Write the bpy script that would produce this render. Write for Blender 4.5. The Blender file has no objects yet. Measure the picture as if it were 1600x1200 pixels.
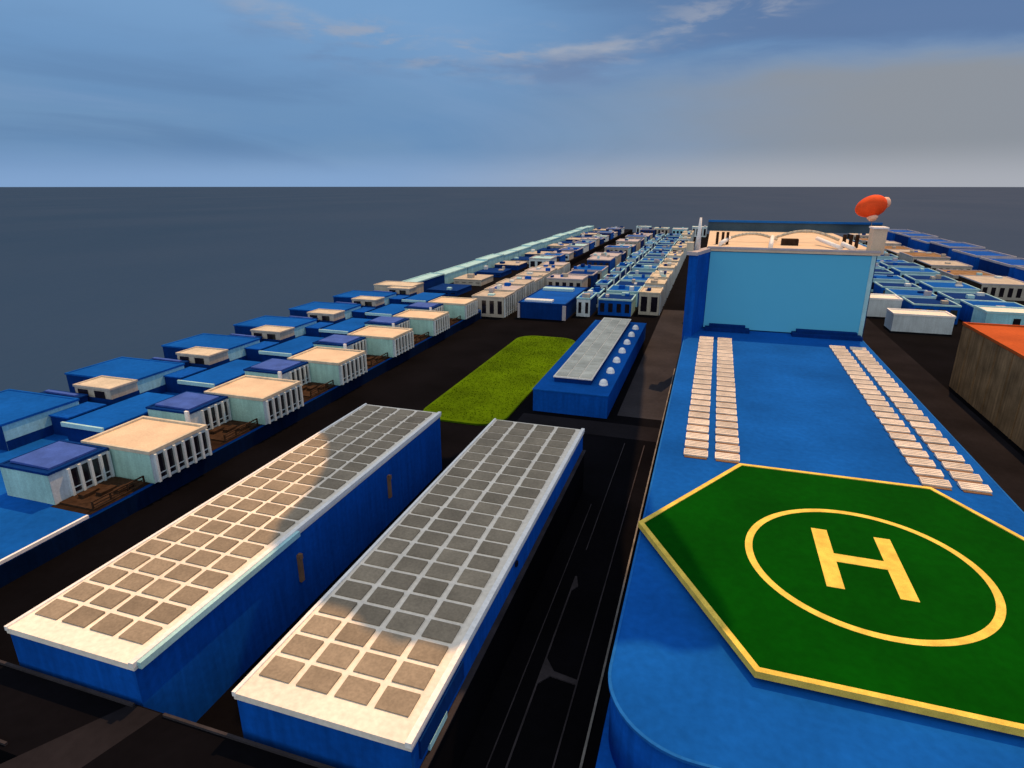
import bpy, bmesh, math, random
from mathutils import Vector, Matrix
random.seed(11)
R = math.radians
scene = bpy.context.scene
COL = scene.collection

# ------------------------------------------------------------------ helpers
class MB:
    """collects shapes, links them as ONE mesh object"""
    def __init__(s):
        s.v = []; s.f = []; s.sm = []
    def box(s, x0, x1, y0, y1, z0, z1):
        n = len(s.v)
        s.v += [(x0,y0,z0),(x1,y0,z0),(x1,y1,z0),(x0,y1,z0),(x0,y0,z1),(x1,y0,z1),(x1,y1,z1),(x0,y1,z1)]
        for q in ((0,3,2,1),(4,5,6,7),(0,1,5,4),(1,2,6,5),(2,3,7,6),(3,0,4,7)):
            s.f.append(tuple(n+i for i in q)); s.sm.append(False)
        return s
    def prism(s, pts, z0, z1, smooth=False):
        n = len(s.v); k = len(pts)
        s.v += [(p[0],p[1],z0) for p in pts] + [(p[0],p[1],z1) for p in pts]
        s.f.append(tuple(n+i for i in reversed(range(k)))); s.sm.append(False)
        s.f.append(tuple(n+k+i for i in range(k))); s.sm.append(False)
        for i in range(k):
            j = (i+1) % k
            s.f.append((n+i, n+j, n+k+j, n+k+i)); s.sm.append(smooth)
        return s
    def ring(s, outer, inner, z0, z1):
        n = len(s.v); k = len(outer)
        for z in (z0, z1):
            s.v += [(p[0],p[1],z) for p in outer] + [(p[0],p[1],z) for p in inner]
        for i in range(k):
            j = (i+1) % k
            a, b, c, d = n, n+k, n+2*k, n+3*k
            for q in ((c+i,c+j,d+j,d+i),(a+i,a+j,c+j,c+i),(b+j,b+i,d+i,d+j),(a+j,a+i,b+i,b+j)):
                s.f.append(q); s.sm.append(False)
        return s
    def tube(s, p, q, r, n=8, r2=None):
        p = Vector(p); q = Vector(q); d = (q-p).normalized()
        a = d.orthogonal().normalized(); b = d.cross(a); m = len(s.v)
        r2 = r if r2 is None else r2
        for c, rr in ((p, r), (q, r2)):
            for i in range(n):
                t = 2*math.pi*i/n
                s.v.append(tuple(c + (a*math.cos(t)+b*math.sin(t))*rr))
        for i in range(n):
            j = (i+1) % n
            s.f.append((m+i, m+j, m+n+j, m+n+i)); s.sm.append(True)
        s.f.append(tuple(m+i for i in reversed(range(n)))); s.sm.append(False)
        s.f.append(tuple(m+n+i for i in range(n))); s.sm.append(False)
        return s
    def lathe(s, prof, n=24, mat=None):
        m = len(s.v); k = len(prof)
        for r, z in prof:
            for i in range(n):
                t = 2*math.pi*i/n
                v = Vector((r*math.cos(t), r*math.sin(t), z))
                s.v.append(tuple(mat @ v if mat else v))
        for a in range(k-1):
            for i in range(n):
                j = (i+1) % n
                s.f.append((m+a*n+i, m+a*n+j, m+(a+1)*n+j, m+(a+1)*n+i)); s.sm.append(True)
        return s
    def build(s, name, mat, parent=None, loc=None, bevel=0):
        me = bpy.data.meshes.new(name)
        off = Vector(loc) if loc else Vector((0,0,0))
        me.from_pydata([tuple(Vector(v)-off) for v in s.v], [], s.f)
        for p, sm in zip(me.polygons, s.sm): p.use_smooth = sm
        me.materials.append(mat); me.update()
        o = bpy.data.objects.new(name, me); COL.objects.link(o)
        if loc: o.location = loc
        if parent is not None: o.parent = parent
        if bevel:
            b = o.modifiers.new('bevel', 'BEVEL'); b.width = bevel; b.segments = 2; b.limit_method = 'ANGLE'
        return o

def empty(name, loc, label, cat, group=None):
    o = bpy.data.objects.new(name, None); COL.objects.link(o)
    o.empty_display_size = .5; o.location = loc
    o['label'] = label; o['category'] = cat
    if group: o['group'] = group
    return o
def tag(o, label=None, cat=None, group=None, kind=None):
    if label: o['label'] = label
    if cat: o['category'] = cat
    if group: o['group'] = group
    if kind: o['kind'] = kind
    return o
def copy_tree(o, parent=None):
    c = o.copy(); COL.objects.link(c)
    if parent is not None: c.parent = parent
    for ch in list(o.children): copy_tree(ch, c)
    return c
ORD = ['first','second','third','fourth','fifth','sixth','seventh','eighth','ninth','tenth','eleventh','twelfth',
       'thirteenth','fourteenth','fifteenth','sixteenth','seventeenth','eighteenth','nineteenth','twentieth',
       'twenty-first','twenty-second','twenty-third','twenty-fourth','twenty-fifth']

# ------------------------------------------------------------------ materials
def mat(name, col, rough=.6, var=.18, scale=.25, spec=.3, bump=0., bscale=6., fine=.1, rnd=0., metallic=0., streak=0., emit=None, estr=0.):
    m = bpy.data.materials.new(name); m.use_nodes = True
    nt = m.node_tree; N = nt.nodes; L = nt.links
    b = N['Principled BSDF']
    b.inputs['Roughness'].default_value = rough
    b.inputs['Specular IOR Level'].default_value = spec
    b.inputs['Metallic'].default_value = metallic
    geo = N.new('ShaderNodeNewGeometry')
    def noise(sc, det=4, vec=None):
        n = N.new('ShaderNodeTexNoise'); n.inputs['Scale'].default_value = sc; n.inputs['Detail'].default_value = det
        L.new(vec or geo.outputs['Position'], n.inputs['Vector']); return n.outputs['Fac']
    def mul(fac, lo, hi):
        r = N.new('ShaderNodeMapRange'); r.inputs['From Min'].default_value = .3; r.inputs['From Max'].default_value = .7
        r.inputs['To Min'].default_value = lo; r.inputs['To Max'].default_value = hi
        L.new(fac, r.inputs['Value']); return r.outputs['Result']
    def times(a, c):
        q = N.new('ShaderNodeMath'); q.operation = 'MULTIPLY'
        L.new(a, q.inputs[0]); L.new(c, q.inputs[1]); return q.outputs[0]
    v = times(mul(noise(scale), 1-var, 1+var), mul(noise(scale*14, 3), 1-fine, 1+fine))
    if streak:
        mp = N.new('ShaderNodeMapping'); mp.inputs['Scale'].default_value = (1.6, 1.6, .12)
        L.new(geo.outputs['Position'], mp.inputs['Vector'])
        v = times(v, mul(noise(1.0, 3, mp.outputs['Vector']), 1-streak, 1+streak*.5))
    if rnd:
        oi = N.new('ShaderNodeObjectInfo')
        r = N.new('ShaderNodeMapRange'); r.inputs['To Min'].default_value = 1-rnd; r.inputs['To Max'].default_value = 1+rnd
        L.new(oi.outputs['Random'], r.inputs['Value']); v = times(v, r.outputs['Result'])
    vm = N.new('ShaderNodeVectorMath'); vm.operation = 'SCALE'
    vm.inputs[0].default_value = col[:3]; L.new(v, vm.inputs['Scale'])
    L.new(vm.outputs['Vector'], b.inputs['Base Color'])
    if bump:
        bp = N.new('ShaderNodeBump'); bp.inputs['Strength'].default_value = bump; bp.inputs['Distance'].default_value = .1
        L.new(noise(bscale, 5), bp.inputs['Height']); L.new(bp.outputs['Normal'], b.inputs['Normal'])
    if emit:
        b.inputs['Emission Color'].default_value = (*emit, 1); b.inputs['Emission Strength'].default_value = estr
    return m

M = {}
M['white'] = mat('white_roof_paint', (.79,.75,.69), .85, .10, .15, .05, fine=.10)
M['trim'] = mat('white_trim', (.82,.83,.85), .6, .06, .2, .2)
M['panel'] = mat('solar_panel_grey', (.25,.215,.168), .75, .16, .3, .08, rnd=.14, fine=.14)
M['pale_panel'] = mat('pale_grey_panel', (.56,.56,.50), .75, .14, .3, .08, rnd=.12)
M['blue'] = mat('blue_painted_wall', (.003,.082,.43), .85, .16, .12, .04, streak=.18)
M['blue_roof'] = mat('blue_painted_roof', (.005,.088,.40), .9, .17, .09, .02, fine=.09)
M['blue_cap'] = mat('light_blue_roof_edge', (.012,.12,.43), .85, .1, .2, .03)
M['navy'] = mat('navy_painted_wall', (.002,.03,.17), .85, .15, .15, .03, streak=.15)
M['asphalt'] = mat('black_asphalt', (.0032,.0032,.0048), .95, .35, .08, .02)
M['sky_lit_street'] = mat('sky_lit_grey_street', (.034,.034,.042), .95, .25, .08, .02)
M['lane'] = mat('dark_grey_road', (.012,.0115,.015), .95, .3, .1, .02)
M['kerb'] = mat('grey_kerb_stone', (.034,.031,.037), .9, .4, .3, .1)
M['kerb_light'] = mat('pale_kerb_stone', (.17,.17,.165), .9, .4, .4, .05)
M['slate'] = mat('slate_blue_wall', (.05,.085,.12), .85, .2, .15, .03)
M['teal'] = mat('teal_painted_wall', (.34,.60,.57), .8, .12, .3, .2, streak=.12)
M['wall'] = mat('pale_blue_white_wall', (.60,.69,.74), .7, .1, .3, .2, streak=.12)
M['cyan'] = mat('pale_cyan_wall', (.30,.62,.74), .65, .15, .2, .2, streak=.12)
M['beige'] = mat('beige_plaster', (.44,.41,.36), .85, .15, .3, .15, streak=.12)
M['cream'] = mat('cream_plaster', (.55,.51,.42), .85, .15, .3, .15, streak=.12)
M['peach'] = mat('peach_roof_felt', (.64,.52,.39), .85, .1, .3, .15)
M['glass'] = mat('dark_window_glass', (.012,.010,.016), .15, .3, .6, .5)
M['violet'] = mat('violet_blue_roof_panel', (.045,.10,.40), .6, .2, .4, .1)
M['wood'] = mat('brown_wood', (.038,.022,.014), .9, .4, 1.2, .05)
M['brown'] = mat('brown_cladding', (.25,.155,.08), .9, .3, .25, .05, streak=.35)
M['orange'] = mat('orange_roof', (.42,.085,.02), .8, .14, .12, .05)
M['green'] = mat('green_helipad_paint', (.0006,.056,.0012), .9, .16, .1, .02, fine=.10)
M['yellow'] = mat('yellow_line_paint', (.72,.53,.10), .85, .2, .8, .05, fine=.16)
M['screen'] = mat('teal_screen', (.06,.28,.42), .7, .015, .02, .05, fine=.01, emit=(.030,.155,.29), estr=.5)
M['frame'] = mat('pale_teal_frame', (.35,.62,.70), .6, .1, .3, .2)
M['rim'] = mat('lavender_grey_rim', (.42,.40,.44), .7, .12, .3, .2)
M['balloon'] = mat('orange_balloon_cloth', (.80,.085,.02), .7, .15, .5, .1)
M['mouth'] = mat('pale_peach_cloth', (.85,.55,.42), .7, .1, .8, .2)
M['rope'] = mat('grey_rope', (.2,.2,.2), .9)
M['dome'] = mat('white_dome', (.82,.86,.9), .5, .05, .5, .3)
M['added_shade_cloud'] = mat('shade_cloud_white', (.85,.85,.85), 1., .05, .02, 0.)
M['unit'] = mat('white_slatted_unit', (.74,.67,.60), .85, .14, .5, .03, rnd=.12)
M['tan'] = mat('tan_slat', (.20,.12,.075), .85, .25, .5, .05, rnd=.35)

M['grass'] = mat('lawn_green', (.062,.130,.001), .95, .3, .09, .02, bump=.25, bscale=3., fine=.12)
M['edge_wall'] = mat('dark_navy_retaining_wall', (.0015,.010,.042), .9, .25, .15, .02, streak=.2)
M['dark_deck'] = mat('dark_brown_decking', (.020,.012,.008), .9, .4, .6, .02)

def sea_mat():
    m = bpy.data.materials.new('sea_water'); m.use_nodes = True
    nt = m.node_tree; N = nt.nodes; L = nt.links
    N.remove(N['Principled BSDF'])
    geo = N.new('ShaderNodeNewGeometry')
    mp = N.new('ShaderNodeMapping'); mp.inputs['Scale'].default_value = (1,.45,1)
    L.new(geo.outputs['Position'], mp.inputs['Vector'])
    h = None
    for sc, w in ((.012,1.6),(.05,.8),(.25,.35)):
        n = N.new('ShaderNodeTexNoise'); n.inputs['Scale'].default_value = sc; n.inputs['Detail'].default_value = 5
        L.new(mp.outputs['Vector'], n.inputs['Vector'])
        q = N.new('ShaderNodeMath'); q.operation = 'MULTIPLY'; q.inputs[1].default_value = w; L.new(n.outputs['Fac'], q.inputs[0])
        if h is None: h = q.outputs[0]
        else:
            a = N.new('ShaderNodeMath'); a.operation = 'ADD'; L.new(h, a.inputs[0]); L.new(q.outputs[0], a.inputs[1]); h = a.outputs[0]
    bp = N.new('ShaderNodeBump'); bp.inputs['Strength'].default_value = .55; bp.inputs['Distance'].default_value = 1.5
    L.new(h, bp.inputs['Height'])
    d = N.new('ShaderNodeBsdfDiffuse'); g = N.new('ShaderNodeBsdfGlossy'); mx = N.new('ShaderNodeMixShader')
    r = N.new('ShaderNodeValToRGB'); big = N.new('ShaderNodeTexNoise'); big.inputs['Scale'].default_value = .004; big.inputs['Detail'].default_value = 4
    L.new(mp.outputs['Vector'], big.inputs['Vector']); L.new(big.outputs['Fac'], r.inputs['Fac'])
    r.color_ramp.elements[0].position = .3; r.color_ramp.elements[0].color = (.015,.045,.106,1)
    r.color_ramp.elements[1].position = .7; r.color_ramp.elements[1].color = (.022,.052,.114,1)
    L.new(r.outputs['Color'], d.inputs['Color'])
    g.inputs['Roughness'].default_value = .35; g.inputs['Color'].default_value = (.75,.75,.8,1)
    mx.inputs['Fac'].default_value = .05
    L.new(bp.outputs['Normal'], d.inputs['Normal']); L.new(bp.outputs['Normal'], g.inputs['Normal'])
    L.new(d.outputs[0], mx.inputs[1]); L.new(g.outputs[0], mx.inputs[2])
    L.new(mx.outputs[0], N['Material Output'].inputs['Surface'])
    return m
M['sea'] = sea_mat()

# ------------------------------------------------------------------ camera (calibrated from the vanishing points)
f, cx, cy = 950., 800., 600.
pitch = math.atan(310/f)
up = Vector((0, math.cos(pitch), math.sin(pitch)))
Yc = Vector((1122-cx, cy-290, -f)).normalized(); Yc = (Yc - up*Yc.dot(up)).normalized()
Xc = Yc.cross(up)
cam = bpy.data.cameras.new('camera'); co = bpy.data.objects.new('camera', cam); COL.objects.link(co)
cam.sensor_width = 36; cam.lens = 36*f/1600; cam.clip_end = 60000; cam.clip_start = .5
co.matrix_world = Matrix.Translation((0,0,45)) @ Matrix((Xc, Yc, up)).to_4x4()
scene.camera = co

# ------------------------------------------------------------------ light and sky
SUN_EL, SUN_AZ = R(60), R(16)
sdir = Vector((math.cos(SUN_EL)*math.sin(SUN_AZ), math.cos(SUN_EL)*math.cos(SUN_AZ), math.sin(SUN_EL)))
sl = bpy.data.lights.new('sun', 'SUN'); sl.energy = 3.9; sl.angle = R(.3); sl.color = (1, .55, .23)
so = bpy.data.objects.new('sun', sl); COL.objects.link(so)
so.rotation_euler = (-sdir).to_track_quat('-Z', 'Y').to_euler(); so.location = (0,0,300)

w = bpy.data.worlds.new('World'); scene.world = w; w.use_nodes = True
nt = w.node_tree; N = nt.nodes; L = nt.links; N.clear()
sky = N.new('ShaderNodeTexSky'); sky.sky_type = 'NISHITA'; sky.sun_disc = False
sky.sun_elevation = SUN_EL; sky.sun_rotation = SUN_AZ; sky.air_density = 1.0; sky.dust_density = .6; sky.ozone_density = 2.
bg = N.new('ShaderNodeBackground'); bg.inputs['Strength'].default_value = .085
L.new(sky.outputs[0], bg.inputs['Color'])
tc = N.new('ShaderNodeTexCoord'); sep = N.new('ShaderNodeSeparateXYZ'); L.new(tc.outputs['Generated'], sep.inputs[0])
def math_(op, a, b=None, clamp=False):
    q = N.new('ShaderNodeMath'); q.operation = op; q.use_clamp = clamp
    for i, s in enumerate((a, b)):
        if s is None: continue
        if isinstance(s, (int, float)): q.inputs[i].default_value = s
        else: L.new(s, q.inputs[i])
    return q.outputs[0]
def mrange(v, a, b, c=0., d=1., smooth=True):
    r = N.new('ShaderNodeMapRange'); r.interpolation_type = 'SMOOTHSTEP' if smooth else 'LINEAR'
    for k, x in zip(('From Min','From Max','To Min','To Max'), (a,b,c,d)): r.inputs[k].default_value = x
    L.new(v, r.inputs['Value']); return r.outputs['Result']
az = math_('ARCTAN2', sep.outputs['X'], sep.outputs['Y'])      # 0 = down the street, + = right
el = math_('ARCSINE', sep.outputs['Z'])
cmb = N.new('ShaderNodeCombineXYZ'); L.new(math_('MULTIPLY', az, 1.6), cmb.inputs[0]); L.new(math_('MULTIPLY', el, 6.5), cmb.inputs[1])
def wnoise(sc, det, rough, off=(0,0,0), dist=0.):
    mp = N.new('ShaderNodeMapping'); mp.inputs['Location'].default_value = off; L.new(cmb.outputs[0], mp.inputs['Vector'])
    n = N.new('ShaderNodeTexNoise'); n.inputs['Scale'].default_value = sc; n.inputs['Detail'].default_value = det
    n.inputs['Roughness'].default_value = rough; n.inputs['Distortion'].default_value = dist
    L.new(mp.outputs[0], n.inputs['Vector']); return n.outputs['Fac']
def mixbg(under, col, fac, strength=1.):
    b = N.new('ShaderNodeBackground'); b.inputs['Color'].default_value = (*col, 1); b.inputs['Strength'].default_value = strength
    mx = N.new('ShaderNodeMixShader'); L.new(fac, mx.inputs['Fac']); L.new(under, mx.inputs[1]); L.new(b.outputs[0], mx.inputs[2])
    return mx.outputs[0]
n_soft = wnoise(1.5, 5, .5); n_mid = wnoise(2.6, 6, .55, (3.1,1.7,0), .4); n_wisp = wnoise(2.6, 5, .55, (.6,4.3,0), .2)
surf = bg.outputs[0]
# thin blue-grey veil over the whole low sky
surf = mixbg(surf, (.125,.262,.485), mrange(n_soft, .2, .8, .82, .97))
# broad soft cloud masses
n_big = wnoise(.9, 6, .55, (7.3,2.1,0), .8)
surf = mixbg(surf, (.205,.330,.540), math_('MULTIPLY', mrange(n_big, .50, .68), .55))
surf = mixbg(surf, (.105,.205,.385), math_('MULTIPLY', mrange(n_big, .48, .30), .55))
# darker slate cloud high on the right
dark = math_('MULTIPLY', mrange(az, -.30, .06), mrange(math_('ADD', el, math_('MULTIPLY', math_('SUBTRACT', n_mid, .5), .14)), .135, .20))
surf = mixbg(surf, (.108,.185,.355), math_('MULTIPLY', dark, .85))
# lighter blue high on the left
surf = mixbg(surf, (.20,.37,.62), math_('MULTIPLY', math_('MULTIPLY', mrange(az, -.15, -.45), mrange(el, .10, .24)), .7))
# warm grey cloud bank to the right
right = mrange(math_('ADD', az, math_('MULTIPLY', math_('SUBTRACT', n_soft, .5), .4)), -.42, .26)
low = math_('MULTIPLY', right, mrange(math_('ADD', el, math_('MULTIPLY', math_('SUBTRACT', n_mid, .5), .07)), .180, .125))
surf = mixbg(surf, (.270,.292,.325), math_('MULTIPLY', low, .95))
# long ragged pale cloud streak
q = math_('ADD', az, .33)
cen = math_('ADD', math_('MULTIPLY', math_('MULTIPLY', q, q), .40), .181)
band = math_('SUBTRACT', math_('ADD', el, math_('MULTIPLY', math_('SUBTRACT', n_mid, .5), .075)), cen)
def streak(lo, hi, shift, col, amt, gate):
    global surf
    f_ = mrange(math_('ABSOLUTE', math_('ADD', band, shift)), hi, lo)
    f_ = math_('MULTIPLY', f_, gate)
    surf = mixbg(surf, col, math_('MULTIPLY', f_, amt))
gate = math_('MULTIPLY', math_('MULTIPLY', mrange(az, -.80, -.55), mrange(az, .10, -.02)), mrange(math_('ADD', n_wisp, math_('MULTIPLY', math_('SUBTRACT', wnoise(7., 4, .5, (5.,2.,0), .2), .5), .5)), .40, .66))
streak(.0, .034, .018, (.145,.215,.375), .7, gate)      # shaded underside
streak(.0, .022, .0, (.38,.42,.50), .85, gate)           # lit upper rim
# broken puffs along the streak
n_puff = wnoise(5.5, 6, .6, (2.2,.4,0), .3)
pf = math_('MULTIPLY', mrange(math_('ABSOLUTE', band), .045, .0), mrange(n_puff, .50, .68))
pf = math_('MULTIPLY', pf, math_('MULTIPLY', mrange(az, -.80, -.5), mrange(az, .25, .0)))
surf = mixbg(surf, (.34,.375,.46), math_('MULTIPLY', pf, .7))
# bright band on the horizon
hz = mrange(el, .060, .002, 0., .85)
surf = mixbg(surf, (.24,.39,.64), math_('MULTIPLY', hz, mrange(az, .1, -.6)))
surf = mixbg(surf, (.42,.44,.49), math_('MULTIPLY', hz, mrange(az, -.6, .1)))
# unseen bright cloud bank added behind the camera to lift faces turned towards it
surf = mixbg(surf, (.86,.90,.92), math_('MULTIPLY', math_('MULTIPLY', mrange(math_('ABSOLUTE', az), 1.5, 2.5), mrange(el, .02, .2)), .95))
# brighter broken cloud overhead (out of the picture, lights the shade)
surf = mixbg(surf, (.74,.71,.66), math_('MULTIPLY', mrange(el, .42, .9), mrange(n_mid, .3, .6, .5, 1.)), 1.0)
wo = N.new('ShaderNodeOutputWorld'); L.new(surf, wo.inputs['Surface'])

# ------------------------------------------------------------------ the setting
MB().prism([(30000*math.cos(2*math.pi*i/96), 30000*math.sin(2*math.pi*i/96)) for i in range(96)], -5.2, -5.0).build('sea', M['sea'])['kind'] = 'structure'
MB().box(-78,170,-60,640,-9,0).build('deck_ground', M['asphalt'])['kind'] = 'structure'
plat = MB().box(-122,-76,10,200,-9,3.0).build('platform_ground', M['blue_roof']); plat['kind'] = 'structure'
MB().box(-126,-78.004,200.004,640,-9,3.0).build('far_platform_ground', M['asphalt'])['kind'] = 'structure'
ed = MB().box(-76.25,-75.9,10,51,2.7,3.12).build('kerb_edge', M['trim'], plat)
MB().box(-75.9,-75.82,10,199,.004,2.6).build('platform_wall', M['edge_wall'], plat)
MB().box(-83.2,-75.95,51.2,199,3.004,3.02).build('terrace_ground', M['dark_deck'], plat)
MB().box(-15.3,-5.4,118,236,.004,.012).build('sky_lit_strip', M['sky_lit_street'])['kind'] = 'structure'  # lighter strip: the far street's sky-lit tone put into its colour
MB().box(-34,-5.2,106.5,113.5,.004,.010).build('cross_street', M['lane'])['kind'] = 'structure'
MB().box(38.4,55.2,60,260,.004,.010).build('side_street', M['lane'])['kind'] = 'structure'
# raised road running across in front of the two long blocks
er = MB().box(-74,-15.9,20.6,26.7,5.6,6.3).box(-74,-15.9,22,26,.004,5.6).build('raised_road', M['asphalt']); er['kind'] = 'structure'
MB().prism([(-40.0,26.6),(-37.0,26.6),(-40.0,16.0),(-46.5,16.0)],6.304,6.31).build('road_lane', M['lane'], er)
kb = MB().box(-73,-39.6,26.40,26.62,6.3,6.52).box(-36.6,-16.0,26.40,26.62,6.3,6.52).box(-73,-45.4,20.9,21.1,6.3,6.5).build('kerb', M['kerb'], er)
# kerb lines of the street beside the helipad building
kl = MB()
kl.box(-8.33,-8.19,20,104,.0,.14); kl.box(-11.95,-11.79,20,62,.0,.14); kl.box(-11.85,-11.73,68,104,.0,.12)
kl.box(-13.46,-13.36,20,80,.0,.10)
kl.prism([(-11.79,48.0),(-11.79,44.6),(-10.9,45.8),(-8.33,45.5),(-8.33,46.1),(-10.7,46.5)],.0,.13)
kl.prism([(-11.79,62.2),(-11.79,59.2),(-11.2,60.2)],.0,.12)
o = kl.build('street_kerb', M['kerb']); o['kind'] = 'structure'
kl2 = MB().box(-6.22,-6.02,20,156,.0,.2).build('gutter_edge', M['kerb_light']); kl2['kind'] = 'structure'

# lawn: rounded field with uneven turf
def rounded(x0,x1,y0,y1,r,n=10):
    P = []
    for (ax, ay, a0) in ((x1-r,y1-r,0),(x0+r,y1-r,90),(x0+r,y0+r,180),(x1-r,y0+r,270)):
        for i in range(n+1):
            t = R(a0+90*i/n); P.append((ax+r*math.cos(t), ay+r*math.sin(t)))
    return P
lawn = MB().prism(rounded(-54.5,-36.2,104,179,5.5), .004, .35)
rg = random.Random(3)
for i in range(9000):
    x = rg.uniform(-53.8,-36.9); y = rg.uniform(105,178)
    if min(x+54.5, -36.2-x) < 2.2 and (y < 107.5 or y > 175.5): continue
    a = rg.uniform(0,6.28); h = rg.uniform(.06,.18); s = rg.uniform(.08,.18)
    n = len(lawn.v); dx, dy = s*math.cos(a), s*math.sin(a)
    lawn.v += [(x-dx,y-dy,.34),(x+dx,y+dy,.34),(x+rg.uniform(-.15,.15),y+rg.uniform(-.15,.15),.34+h)]
    lawn.f.append((n,n+1,n+2)); lawn.sm.append(False)
tag(lawn.build('lawn', M['grass']), 'rounded bright green lawn behind the two long solar roofed blocks', 'lawn', kind='stuff')

# ------------------------------------------------------------------ the two long blocks with panel roofs
def solar_block(x0, x1, y0, y1, label, pale_edge):
    e = empty('solar_roof_building', ((x0+x1)/2, (y0+y1)/2, 0), label, 'building', 'long blue blocks with gridded solar roofs')
    O = e.location
    def part(mb, name, m, loc=None, par=e, bevel=0):
        o = mb.build(name, m, None, loc, bevel); o.parent = par; o.location = Vector(loc or (0,0,0)) - (O if par is e else Vector((0,0,0)))
        return o
    part(MB().box(x0+.12,x1-.12,y0+.12,y1-.12,.004,9.45), 'wall', M['blue'])
    part(MB().box(x0,x1,y0,y1,9.45,10.0), 'roof', M['white'])
    k = MB().box(x1-.42,x1+.06,y0-.06,y1+.06,9.75,10.22).box(x0-.06,x0+.24,y0-.06,y1+.06,9.75,10.16)
    part(k, 'roof_kerb', M['trim'])
    if pale_edge:
        part(MB().box(x1+.06,x1+.42,y0+.3,y0+20,9.5,10.1), 'edge_cap', M['frame'])
    pit_x = (x1-x0-1.25)/4; ny = 22; pit_y = 2.5; s0 = y0+1.75
    for j in range(ny):
        for i in range(4):
            ax = x0+.45+i*pit_x+.22; ay = s0+j*pit_y+.2
            pw, pl = pit_x-.62, pit_y-.56
            tz = rg.uniform(-.015,.03)
            b = MB(); n = 0
            b.v = [(ax,ay,10.004),(ax+pw,ay,10.004),(ax+pw,ay+pl,10.004),(ax,ay+pl,10.004),
                   (ax,ay,10.11+tz),(ax+pw,ay,10.11),(ax+pw,ay+pl,10.20),(ax,ay+pl,10.20+tz)]
            b.f = [(4,5,6,7),(0,1,5,4),(1,2,6,5),(2,3,7,6),(3,0,4,7)]; b.sm = [False]*5
            part(b, 'solar_panel', M['panel'], (ax+pw/2, ay+pl/2, 10.1))
    return e, part
eL, pL = solar_block(-53.0,-39.2,26.9,84.1, 'long blue block with gridded panel roof, left one, two lamps on its wall', True)
eR, pR = solar_block(-30.0,-15.7,27.1,84.2, 'long blue block with gridded panel roof, right of the pair, beside the dark street', False)
for yy in (46.8, 66.5):
    pL(MB().box(-39.32,-39.02,yy-.28,yy+.28,3.9,7.2).box(-39.3,-38.85,yy-.2,yy+.2,6.7,7.3), 'wall_lamp', M['tan'])
pR(MB().box(-15.82,-15.62,29.6,32.6,6.85,7.45), 'window', M['cyan'])
pR(MB().box(-15.82,-15.64,28.3,36.0,7.5,9.1), 'shutter', M['navy'])
pR(MB().box(-15.82,-15.6,50,50.5,8.5,9.0), 'vent', M['glass'])
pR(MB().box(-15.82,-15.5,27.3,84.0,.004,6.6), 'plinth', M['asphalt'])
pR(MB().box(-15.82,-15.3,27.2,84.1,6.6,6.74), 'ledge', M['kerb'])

# ------------------------------------------------------------------ low blue building with domes
e = empty('dome_roof_building', (-24,152,0), 'low blue building with grey panel roof and a row of white domes', 'building')
O = e.location
def sub(mb, name, m, par=e, bevel=0):
    o = mb.build(name, m, None, None, bevel); o.parent = par
    o.location = -Vector(par.location) if par.parent is None else (0,0,0); return o
sub(MB().box(-32.6,-17,115.5,187,.004,4.6), 'wall', M['blue'])
sub(MB().box(-32.7,-16.9,115.4,187.1,4.6,4.85), 'roof_ledge', M['blue_roof'])
sub(MB().box(-29.6,-21.6,121.5,185.5,4.85,5.9), 'upper_storey', M['navy'])
sub(MB().box(-29.8,-21.4,121.3,185.7,5.9,6.1), 'roof', M['white'])
for j in range(24):
    for i in range(3):
        ax = -29.4+i*2.65; ay = 122.0+j*2.62
        sub(MB().box(ax,ax+2.35,ay,ay+2.3,6.104,6.22), 'solar_panel', M['pale_panel'])
for k in range(7):
    yy = 122.5+k*9.2
    prof = [(.95,4.85),(.95,5.15)]+[(.9*math.cos(R(a)), 5.15+1.0*math.sin(R(a))) for a in range(0,91,15)]
    sub(MB().lathe(prof, 20, Matrix.Translation((-19.1,yy,0))), 'dome', M['dome'])

# ------------------------------------------------------------------ helipad building
e = empty('helipad_building', (17,95,0), 'long low blue building with rounded front corner carrying the helipad', 'building')
def rc(x0,x1,y0,y1,r,n=14):
    P = []
    for i in range(n+1):
        t = R(180+90*i/n); P.append((x0+r+r*math.cos(t), y0+r+r*math.sin(t)))
    for i in range(n+1):
        t = R(270+90*i/n); P.append((x1-r+r*math.cos(t), y0+r+r*math.sin(t)))
    return P+[(x1,y1),(x0,y1)]
sub(MB().prism(rc(-4.2,36.5,32.2,163.9,6.5), 3.6, 9.2, True), 'wall', M['blue'], e)
sub(MB().prism(rc(-4.4,36.7,32.0,163.9,6.6), 9.2, 9.5), 'roof', M['blue_roof'], e)
sub(MB().prism(rc(-4.6,36.9,25.5,163.9,1.5), .004, 3.6), 'lower_storey', M['blue'], e)
sub(MB().ring(rc(-4.5,36.8,31.9,163.95,6.7), rc(-4.28,36.58,32.12,163.8,6.55), 9.3, 9.53), 'roof_edge', M['blue_cap'], e)

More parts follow.
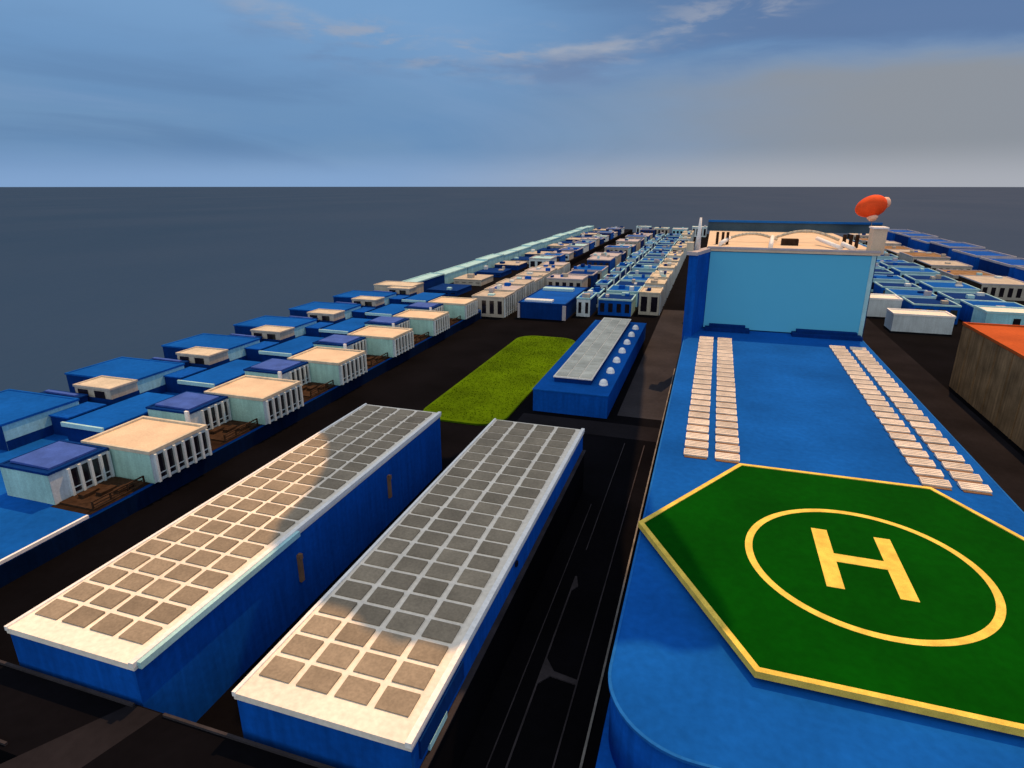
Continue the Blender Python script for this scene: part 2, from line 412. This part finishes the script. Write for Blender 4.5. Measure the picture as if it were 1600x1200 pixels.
# helipad: raised hexagonal plate
H0 = Vector((17.0,59.2,0))
def hexa(r, c=H0): return [(c.x+r*math.cos(R(60*i)), c.y+r*math.sin(R(60*i))) for i in range(6)]
e = empty('helipad', (H0.x,H0.y,9.5), 'green hexagonal helipad with yellow border, ring and letter H', 'helipad')
def psub(mb, name, m, par, bevel=0):
    o = mb.build(name, m); o.parent = par; o.location = -Vector(par.location); return o
psub(MB().prism(hexa(21.4), 9.95, 10.4), 'plate', M['green'], e)
psub(MB().prism(hexa(17), 9.5, 9.95), 'support', M['navy'], e)
psub(MB().ring(hexa(21.75), hexa(21.15), 9.9, 10.5), 'border', M['yellow'], e)
def circ(r, c, n=96): return [(c[0]+r*math.cos(2*math.pi*i/n), c[1]+r*math.sin(2*math.pi*i/n)) for i in range(n)]
cc = (16.8,57.9)
psub(MB().ring(circ(10.75,cc), circ(10.05,cc), 10.402, 10.43), 'ring_marking', M['yellow'], e)
hx, hy = 16.55, 58.5
psub(MB().box(hx-3.7,hx-2.2,hy-5.2,hy+5.2,10.402,10.44).box(hx+2.2,hx+3.7,hy-5.2,hy+5.2,10.402,10.44).box(hx-2.2,hx+2.2,hy-.72,hy+.72,10.402,10.44), 'letter_marking', M['yellow'], e)

# four columns of white slatted units
proto = None
cols = [(.65,'outermost left column'),(4.85,'inner left column'),(29.4,'inner right column'),(33.6,'outermost right column')]
for ci, (x, cn) in enumerate(cols):
    for k in range(24):
        y = 81.2+k*3.05
        lab = 'white slatted roof unit in the %s behind the helipad' % cn
        if k == 0: lab = 'white slatted roof unit nearest the helipad in the %s' % cn
        if k == 23: lab = 'white slatted roof unit nearest the big screen in the %s' % cn
        if proto is None:
            t = empty('roof_unit', (0,0,0), lab, 'roof unit', 'white slatted units in columns on the blue roof')
            b = MB().box(-1.48,1.48,-1.3,1.25,.004,.10); b.build('base', M['tan'], t)
            b = MB(); b.v = [(-1.6,-.75,.30),(1.6,-.75,.30),(1.6,.75,.50),(-1.6,.75,.50),(-1.6,-.75,.10),(1.6,-.75,.10),(1.6,.75,.10),(-1.6,.75,.10)]
            b.f = [(0,1,2,3),(4,5,1,0),(5,6,2,1),(6,7,3,2),(7,4,0,3)]; b.sm = [False]*5
            for q in (-.35,.05,.45): b.box(-1.5,1.5,q-.05,q+.05,.33+(q+.75)*.133,.37+(q+.75)*.133)
            b.build('cover', M['unit'], t)
            proto = t; c = t
        else:
            c = copy_tree(proto); c['label'] = lab
        c.location = (x+(k-8)*.012+rg.uniform(-.04,.04), y, 9.5)
        c.rotation_euler = (0,0,R(rg.uniform(-1.5,1.5)))

# ------------------------------------------------------------------ screen building
e = empty('screen_building', (18,190,0), 'tall building with big teal screen wall and beige roof terrace', 'building')
sub(MB().box(-.6,37.2,164.4,232,.004,29.4), 'wall', M['navy'], e)
sub(MB().box(-.2,36.0,164.0,164.4,9.8,29.2), 'screen', M['screen'], e)
sub(MB().box(36.0,36.9,163.8,164.4,9.6,29.4), 'screen_frame', M['frame'], e)
sub(MB().prism([(-.25,164.3),(-.6,166),(-5.0,154),(-2.9,153.4)],.004,29.2), 'side_wing', M['blue'], e)
sub(MB().prism([(-.2,163.7),(-1.2,167),(-5.6,153.6),(-3.1,152.8)],29.2,30.0), 'wing_rim', M['rim'], e)
sub(MB().box(-1.2,37.6,163.6,232.5,29.4,30.0), 'roof', M['peach'], e)
sub(MB().box(-1.0,37.6,163.5,164.3,30.0,30.5), 'roof_rim', M['rim'], e)
sub(MB().box(-2,52,231,232.5,30.0,33.4), 'back_parapet', M['slate'], e)
sub(MB().box(-2,52,230.5,231,32.9,33.6), 'parapet_trim', M['blue_cap'], e)
sub(MB().box(35.6,38.4,164.5,169,29.6,35.4), 'stair_tower', M['peach'], e)
sub(MB().box(35.4,38.6,164.3,169.2,35.4,35.8), 'tower_cap', M['trim'], e)
sub(MB().tube((-3.4,160,30),(-3.2,160,37.6),.75,8,.25), 'spire', M['trim'], e)
sub(MB().box(-5.8,-4.2,155,158,30,32), 'roof_hut', M['cream'], e)
for (xa, ya, xb, yb) in ((2,172,4.2,178),(14,168,15.6,185),(30.0,168.5,26.5,183),(32.5,166.5,30.0,168.5)):
    sub(MB().tube((xa,ya,30.5),(xb,yb,31.6),.55,8), 'roof_beam', M['trim'], e)
def arc(x0,x1,y,zr,h,n=14):
    mb = MB(); P = [(x0+(x1-x0)*i/n, y, zr+h*math.sin(math.pi*i/n)) for i in range(n+1)]
    for a, b in zip(P, P[1:]): mb.tube(a, b, .4, 6)
    return mb
sub(arc(4,17,186,30.8,1.5), 'roof_arch', M['cream'], e)
sub(arc(16,33,190,30.8,2.2), 'roof_arch', M['cream'], e)
for xx in (.8,2.2,3.4,31.5,33,34.4):
    sub(MB().box(xx,xx+.7,176,177,30,33.2), 'roof_post', M['wood'], e)
sub(MB().box(17.5,21.5,178,181,30,31.6), 'roof_hut', M['wood'], e)
for i,(a,b) in enumerate(((0.2,11),(21,36.5))):  # navy blocks put in for the notched shadow at the screen's foot
    st = MB().box(a,b,160.6,163.7,9.504,10.3).box(a+1,b-1,162,163.7,10.3,11.0).build('foot_shadow_block', M['navy'])
    tag(st, 'low navy block for the shadow at the foot of the screen, %s end' % ('left','right')[i], 'shadow block', 'shadow blocks under the screen')

# balloon over the right corner of the screen building
BL = (36.2,175,40.1)
e = empty('balloon', BL, 'orange balloon floating over the right corner of the screen building', 'balloon')
tm = Matrix.Rotation(R(74),4,'Y') @ Matrix.Rotation(R(-18),4,'X')
prof = []
for i in range(19):
    a = math.pi*i/18; r = 2.6*math.sin(a)*(1+.12*math.cos(a)); prof.append((max(r,.001), 3.7*math.cos(a)))
bm_ = MB().lathe(prof, 28, tm)
o = bm_.build('envelope', M['balloon'], e)
o = MB().lathe([(1.0,3.1),(1.35,3.7),(1.15,4.25),(.3,4.4)], 20, tm).build('nose_cap', M['mouth'], e)
o = MB().lathe([(.5,0),(1.1,.5),(1.3,1.1),(.9,1.5)], 16, Matrix.Translation((.6,-.6,-3.4))).build('basket', M['mouth'], e)
o = MB().tube((.6,-.6,-3.3),(.9,-4.,-10.0),.06,6).build('tether', M['rope'], e)

# ------------------------------------------------------------------ houses: kit
HIGH = ('peach_roof_house',)
CLUTTER = ('cream_townhouse','blue_townhouse','narrow_townhouse','grey_house','terraced_house','brown_house','end_house','garage')
cl = random.Random(21)
def house(name, label, cat, group, x0,x1,y0,y1,z0,z1, wall, roof, end=None, face=None, bays=0, rim='trim', rimh=.3, panel=None, fin=False, ylo=None, oh=.15):
    e = empty(name, ((x0+x1)/2,(y0+y1)/2,z0), label, cat, group)
    def P(mb, nm, m, par=None):
        o = mb.build(nm, m, par or e)
        if par is None: o.location = -Vector(e.location)
        return o
    W = P(MB().box(x0,x1,y0,y1,z0+.03 if name in HIGH else z0+.004,z1-.25), 'wall', M[wall])
    RF = P(MB().box(x0-oh,x1+oh,y0-oh,y1+oh,z1-.25,z1), 'roof', M[roof])
    if rim:
        o_ = [(x0-oh-.02,y0-oh-.02),(x1+oh+.02,y0-oh-.02),(x1+oh+.02,y1+oh+.02),(x0-oh-.02,y1+oh+.02)]
        i_ = [(x0+.3,y0+.3),(x1-.3,y0+.3),(x1-.3,y1-.3),(x0+.3,y1-.3)]
        P(MB().ring(o_, i_, z1-.2, z1+rimh), 'parapet', M[rim], RF)
    if end:
        P(MB().box(x0+.05,x1-.05,y0-.06,y0-.001,z0+.01,z1-.26), 'end_wall', M[end])
    if panel:
        b = MB(); a0,a1,b0,b1 = x0+.9,x1-.9,y0+.9,y1-.9
        b.v = [(a0,b0,z1+.1),(a1,b0,z1+.02),(a1,b1,z1+.02),(a0,b1,z1+.1),(a0,b0,z1+.42),(a1,b0,z1+.3),(a1,b1,z1+.3),(a0,b1,z1+.42)]
        b.f = [(4,5,6,7),(0,1,5,4),(1,2,6,5),(2,3,7,6),(3,0,4,7)]; b.sm=[False]*5
        P(b, 'roof_panel', M[panel], RF)
    if bays:
        ya = y0+.5 if ylo is None else ylo; pw = (y1-.1-ya)/bays
        for i in range(bays):
            q = ya+i*pw
            P(MB().box(x1-.1,x1+.03,q+.42,q+pw-.02,z0+.5,z1-.75), 'window', M['glass'], W)
            P(MB().box(x1,x1+.42,q-.02,q+.36,z0+.05,z1-.4), 'column', M['wall'])
        P(MB().box(x1,x1+.42,y1-.36,y1-.02,z0+.05,z1-.4), 'column', M['wall'])
        P(MB().box(x1+.03,x1+.12,ya+.36,y1-.36,z0+1.15,z0+1.3), 'railing', M['wall'])
    if name in CLUTTER:
        for q in range(cl.choice((1,2,2,3))):
            w_, l_ = cl.uniform(1,2.6), cl.uniform(1,3); ax = cl.uniform(x0+.6, max(x0+.7,x1-w_-.6)); ay = cl.uniform(y0+.6, max(y0+.7,y1-l_-.6))
            P(MB().box(ax,ax+w_,ay,ay+l_,z1+.004+.001*q,z1+cl.uniform(.5,1.7)), 'roof_hut', M[cl.choice(('wall','navy','frame','rim','beige','blue'))], RF)
        if end != None or True:
            nx = max(2,int((x1-x0)/3)); wx = (x1-x0)/nx
            for q in range(nx):
                P(MB().box(x0+q*wx+.7,x0+(q+1)*wx-.7,y0-.10,y0-.061,z0+1.2,z1-1.3), 'window', M['glass'], W)
    if fin:
        P(MB().box(x1-.25,x1+.45,y0-.75,y0-.35,z0+.03,z1+.55), 'fin_wall', M['trim'])
    return e

PT = 24.4
where = ['nearest the camera','second along the street','third along the street','fourth along the street','fifth along the street','farthest along the street']
for k in range(6):
    d = k*PT
    fl = house('flat_roof_house', 'low white house with violet roof panel and dark windows, %s' % where[k], 'house', 'low houses with violet roof panels along the street',
          -92.3,-83.0,51.8+d,60.7+d,3,7.75, 'wall','navy', 'teal', None, 4, 'navy', .12, 'violet', k > 0, 54.2+d)
    ph = house('peach_roof_house', 'taller house with peach roof and white columns, %s' % where[k], 'house', 'peach roofed houses along the street',
          -88.2,-75.2,61.0+d,71.8+d,3,7.9, 'wall','peach','teal', None, 6, 'cream', .3)
    t = empty('wooden_terrace', (-79.5,56.2+d,3), 'brown wooden terrace beside the peach roofed house %s' % where[k], 'terrace', 'brown terraces in front of the low houses')
    t_ = MB().box(-82.8,-76.4,52.2+d,60.6+d,3.024,3.25); o = t_.build('floor', M['wood'], t); o.location = -t.location
    b = MB()
    for yy in (52.3,55,57.7,60.4): b.box(-76.7,-76.5,yy+d-.1,yy+d+.1,3.25,4.2)
    b.box(-76.72,-76.48,52.2+d,60.5+d,4.2,4.35); b.box(-76.68,-76.52,52.3+d,60.4+d,3.7,3.8)
    o = b.build('railing', M['wood'], t); o.location = -t.location
    b = MB()
    for q in range(3): b.box(-81.5+q*1.7,-80.4+q*1.7,54+q*1.3+d,56.4+q*1.3+d,3.25,3.75)
    o = b.build('bench', M['wood'], t); o.location = -t.location
    house('blue_roof_shed', 'blue roofed shed behind the peach roofed house %s' % where[k], 'shed', 'blue roofed sheds between the two house rows',
          -101.6,-92.6,68.0+d,84.5+d,3,6.9, 'navy','blue_roof', None, None, 0, None, .1)
    o = MB().box(-101.7,-92.5,67.45+d,67.85+d,6.35,7.1).build('parapet', M['frame']); tgt = [c for c in COL.objects if c.name.startswith('blue_roof_shed')][-1]
    o.parent = tgt; o.location = -Vector(tgt.location)
    # sea side row, seen from behind
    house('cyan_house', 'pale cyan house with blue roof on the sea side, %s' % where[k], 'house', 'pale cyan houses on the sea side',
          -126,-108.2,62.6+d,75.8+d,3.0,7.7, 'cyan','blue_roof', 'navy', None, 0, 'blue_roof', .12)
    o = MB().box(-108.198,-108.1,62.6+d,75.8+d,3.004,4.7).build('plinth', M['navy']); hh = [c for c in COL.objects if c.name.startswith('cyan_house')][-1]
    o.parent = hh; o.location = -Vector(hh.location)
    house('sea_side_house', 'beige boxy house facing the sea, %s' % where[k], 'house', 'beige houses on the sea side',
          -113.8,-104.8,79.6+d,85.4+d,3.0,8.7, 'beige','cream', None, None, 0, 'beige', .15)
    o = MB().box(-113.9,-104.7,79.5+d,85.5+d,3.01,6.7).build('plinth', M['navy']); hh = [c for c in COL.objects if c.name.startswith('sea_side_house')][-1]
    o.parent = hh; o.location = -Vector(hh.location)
    for qa in (-113.0, -108.8):
        o = MB().box(qa,qa+2.5,79.48+d,79.59+d,6.72,8.1).build('window', M['glass'], hh); o.location = -Vector(hh.location)
    house('sea_side_annex', 'navy annex with violet roof panel beside the beige sea side house %s' % where[k], 'annex', 'navy annexes on the sea side',
          -119.5,-110.0,76.3+d,78.9+d,3.0,7.4, 'navy','navy', None, None, 0, None, .1, 'violet')
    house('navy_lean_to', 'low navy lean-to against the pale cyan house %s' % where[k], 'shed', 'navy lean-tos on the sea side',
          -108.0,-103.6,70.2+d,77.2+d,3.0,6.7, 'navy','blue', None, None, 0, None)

rr0 = random.Random(8)
# far beige terrace along the street
for k in range(8):
    y = 203+k*13.2
    house('terraced_house', 'beige terraced house far down the left street, %s along' % ORD[k], 'house', 'beige terraced houses far down the left street',
          -80.5,-68.5,y,y+12.9,3 if False else 0.004,7.2+.35*(k%3), 'beige','rim' if k%2 else 'beige','beige',None,5,'beige',.25)
# far sea side row
house('sea_side_house', 'wide beige house at the bend of the sea side row', 'house', None, -122,-106,206,216,3,8.8,'beige','cream','beige',None,0,'beige',.2)
for k in range(14):
    y = 220+k*27.5
    h = 7.6 + (.5 if k%3 == 0 else 0)
    house('cyan_house', 'pale cyan house, %s past the wide beige house on the sea side' % ORD[k], 'house', 'pale cyan houses in the far sea side row',
          -117.5,-111,y,y+27.0,3,h, 'navy' if k == 0 else 'cyan','frame','navy',None,0,'frame',.3)
    house('garage', 'dark low garage in front of the far sea side row, %s along' % ORD[k], 'garage', 'dark garages before the far sea side row',
          -108,-95,y+3,y+19,3,5.2+.5*(k%2),'beige' if k%3==1 else 'navy','beige' if k%2 else 'navy',None,None,0,None)

for k in range(13):
    y = 312+k*22
    house('grey_house', 'small pale house beyond the beige terrace, %s along its row' % ORD[k], 'house', 'small pale houses beyond the beige terrace',
          -91,-79.5,y,y+rr0.uniform(12,19),.004 if False else 3,rr0.uniform(6.2,8.6),('wall','blue','beige','navy')[k%4],('frame','blue_roof','rim','blue')[k%4],('wall','navy')[k%2],None,0,'rim',.3)
# navy building at the end of the lawn
e = house('navy_building', 'navy blue building with pale roof strip behind the lawn', 'building', None, -63.5,-46.5,205,244,  .004,5.6,'navy','blue',None,None,0,'navy',.2)
for (a,b,y0,y1,z0,z1,m,n) in ((-62,-52,207,210.5,5.65,6.3,'wall','roof_strip'),(-62,-50,232,236,5.65,6.6,'frame','roof_strip'),(-47.5,-46.3,204.4,205,.1,5.2,'rim','pillar'),(-63.8,-63,204.4,205,.1,5.2,'rim','pillar')):
    o = MB().box(a,b,y0,y1,z0,z1).build(n, M[m], e); o.location = -Vector(e.location)
# town block between navy building and screen building
rr = random.Random(5)
wallc = ['cream','beige','wall','cream']
for k in range(18):
    y = 224+k*19
    house('cream_townhouse', 'cream townhouse left of the screen building, %s along its row' % ORD[k], 'house', 'cream townhouses left of the screen building',
          -23.5,-16.2,y,y+rr.uniform(11,14),.004,rr.uniform(6.2,8.6),wallc[k%4],'cream','wall' if k%3 else 'cream',None,3,'cream',.35)
for k in range(18):
    y = 219+k*19
    house('blue_townhouse', 'blue roofed townhouse in the middle row, %s along' % ORD[k], 'house', 'blue roofed townhouses in the middle row',
          -37.5,-25.5,y,y+rr.uniform(11.5,15),.004,rr.uniform(4.4,5.8),'frame' if k%3==0 else 'blue','blue_roof' if k%2 else 'navy','frame' if k%2 else 'blue',None,0,'frame',.35)
for k in range(18):
    y = 214+k*19
    house('narrow_townhouse', 'narrow blue townhouse with pale gable, %s from the near end' % ORD[k], 'house', 'narrow blue townhouses',
          -44.5,-39.5,y,y+rr.uniform(10,13),.004,rr.uniform(4.8,6.6),'navy','blue','wall',None,0,'cyan',.3)
for k in range(14):
    y = 250+k*24
    house('grey_house', 'grey or beige house behind the navy building, %s along its row' % ORD[k], 'house', 'grey houses behind the navy building',
          -65 + (3 if k%2 else 0),-50,y,y+rr.uniform(12,20),.004,rr.uniform(5,8),('beige','navy','frame','blue')[k%4],('rim','navy','blue_roof','rim')[k%4],'navy' if k%2 else 'beige',None,0,'rim',.3)
for k in range(10):
    x = -70+k*17
    house('end_house', 'pale house at the far end of the deck, %s from the left' % ORD[k], 'house', 'pale houses at the far end of the deck',
          x,x+13,596+rr.uniform(-6,6),612,.004,rr.uniform(6,9),('wall','beige','cyan')[k%3],('white','cream','rim')[k%3],('wall','beige','cyan')[k%3],None,0,'frame',.4)

# ------------------------------------------------------------------ right side
e = house('orange_roof_building', 'big brown walled building with flat orange roof at the right edge', 'building', None, 56.4,92,96,161.5,.004,15,'brown','orange',None,None,0,'orange',.35)
b = MB()
for i in range(9): b.box(56.2,56.4,100+i*7,100.5+i*7,.1,14.6)
o = b.build('pilaster', M['brown'], e); o.location = -Vector(e.location)
lab = ['white house with dark gable just behind the orange roofed building','white house in the shade right of the screen','small white house closest to the foot of the screen']
for (x0,x1,y0,y1,z1),lb in zip(((58,75,222,231,5.5),(52,66,246,256,6.4),(48.5,60,272,281,6.0)),lab):
    house('white_house', lb, 'house', 'white houses right of the screen', x0,x1,y0,y1,.004,z1,'wall','white','wall',None,0,'trim',.4)
    
for k in range(14):
    y = 240+k*22
    house('blue_townhouse', 'blue roofed townhouse in the near right hand row, %s along' % ORD[k], 'house', 'blue roofed townhouses in the near right hand row',
          68,82,y,y+rr.uniform(13,18),.004,rr.uniform(4.6,6.2),'frame' if k%3==1 else 'blue','blue_roof' if k%2 else 'navy','frame' if k%2 else 'blue',None,0,'frame',.3)
for k in range(13):
    y = 236+k*24
    house('blue_townhouse', 'blue roofed townhouse in the second right hand row, %s along' % ORD[k], 'house', 'blue roofed townhouses in the second right hand row',
          86,102,y,y+rr.uniform(14,19),.004,rr.uniform(5,6.6),'blue','navy' if k%2 else 'blue_roof','cyan' if k==0 else 'frame',None,0,'frame',.3)
e = house('cyan_house', 'pale cyan house with two dark doors just above the orange roof', 'house', None, 80,104,214,224,.004,9.0,'cyan','white','cyan',None,0,'frame',.4)
for q in (87,91.5):
    o = MB().box(q,q+1.8,213.8,213.93,.3,7.6).build('door', M['glass'], e); o.location = -Vector(e.location)
for k in range(12):
    y = 292+k*23
    house('narrow_townhouse', 'narrow pale or blue townhouse just right of the screen, %s along its row' % ORD[k], 'house', 'narrow townhouses right of the screen',
          53,65,y,y+rr.uniform(13,19),.004,rr.uniform(4.6,6.6),('wall','blue','frame')[k%3],('rim','navy','blue_roof')[k%3],'wall' if k%2 else 'navy',None,0,'frame',.3)
for k in range(9):
    y = 300+k*33
    house('brown_house', 'brown or beige house in the third right hand row, %s along' % ORD[k], 'house', 'brown and beige houses in the third right hand row',
          108,126,y,y+rr.uniform(20,28),.004,rr.uniform(5,7),'beige' if k%2 else 'wood','brown' if k%2 else 'beige','beige',None,0,'rim',.3)
for k in range(8):
    y = 262+k*42
    house('long_blue_block', 'long blue block in the outermost right hand row, %s along' % ORD[k], 'building', 'long blue blocks in the outermost right hand row',
          134,152,y,y+36,.004,rr.uniform(8.5,10),'blue' if k%2 else 'navy','blue' ,'blue' ,None,0,'rim' if k else 'cream',.8)

# ------------------------------------------------------------------ unseen cloud, added and cut to shape to shade the middle of the deck
ZC = 190.
off = Vector((sdir.x/sdir.z, sdir.y/sdir.z))*(ZC-10)
outline = [(-57,75),(-53,72),(-48.5,68),(-44.5,59),(-41.8,49),(-39.5,43.5),(-36,40.5),(-32,38.4),(-27,37.4),(-22,36.4),(-17,35.9),(-11,39),(-3.4,42.2),(1,43.0),(4.6,44.0),
           (3.6,49),(.5,56),(-2.5,62),(-5.5,72),(-6.5,90),(-8,110),(-11,150),(-13,170),(-16,192),(-24,197),(-31,193),(-33.4,160),(-34.6,125),(-35,104),(-38,94),(-46,92),(-56,89),(-61,80)]
pts = []
for a, b in zip(outline, outline[1:]+outline[:1]):
    for i in range(3):
        t = i/3; pts.append((a[0]*(1-t)+b[0]*t+rg.uniform(-.35,.35), a[1]*(1-t)+b[1]*t+rg.uniform(-.35,.35)))
cxm = sum(p[0] for p in pts)/len(pts); cym = sum(p[1] for p in pts)/len(pts)
cb = MB(); n = len(pts); rings = [(1,0),(.985,2.2),(.93,4.5),(.8,7.5),(.6,10),(.35,11.5)]
for s_, h in rings:
    for i, p in enumerate(pts):
        hh = h*(1+.35*math.sin(i*.9+s_*9)+.2*math.sin(i*2.3)) if h else 0
        cb.v.append((cxm+(p[0]-cxm)*s_+off.x, cym+(p[1]-cym)*s_+off.y, ZC+hh))
for r_ in range(len(rings)-1):
    for i in range(n):
        j = (i+1)%n; cb.f.append((r_*n+i, r_*n+j, (r_+1)*n+j, (r_+1)*n+i)); cb.sm.append(True)
cb.f.append(tuple((len(rings)-1)*n+i for i in range(n))); cb.sm.append(True)
cb.f.append(tuple(reversed(range(n)))); cb.sm.append(False)
cb.build('added_shade_cloud', M['added_shade_cloud'])['kind'] = 'structure'

# ------------------------------------------------------------------ output
scene.view_settings.view_transform = 'Standard'; scene.view_settings.look = 'None'
scene.view_settings.exposure = 0; scene.view_settings.gamma = 1
scene.render.resolution_x = 1024; scene.render.resolution_y = 768
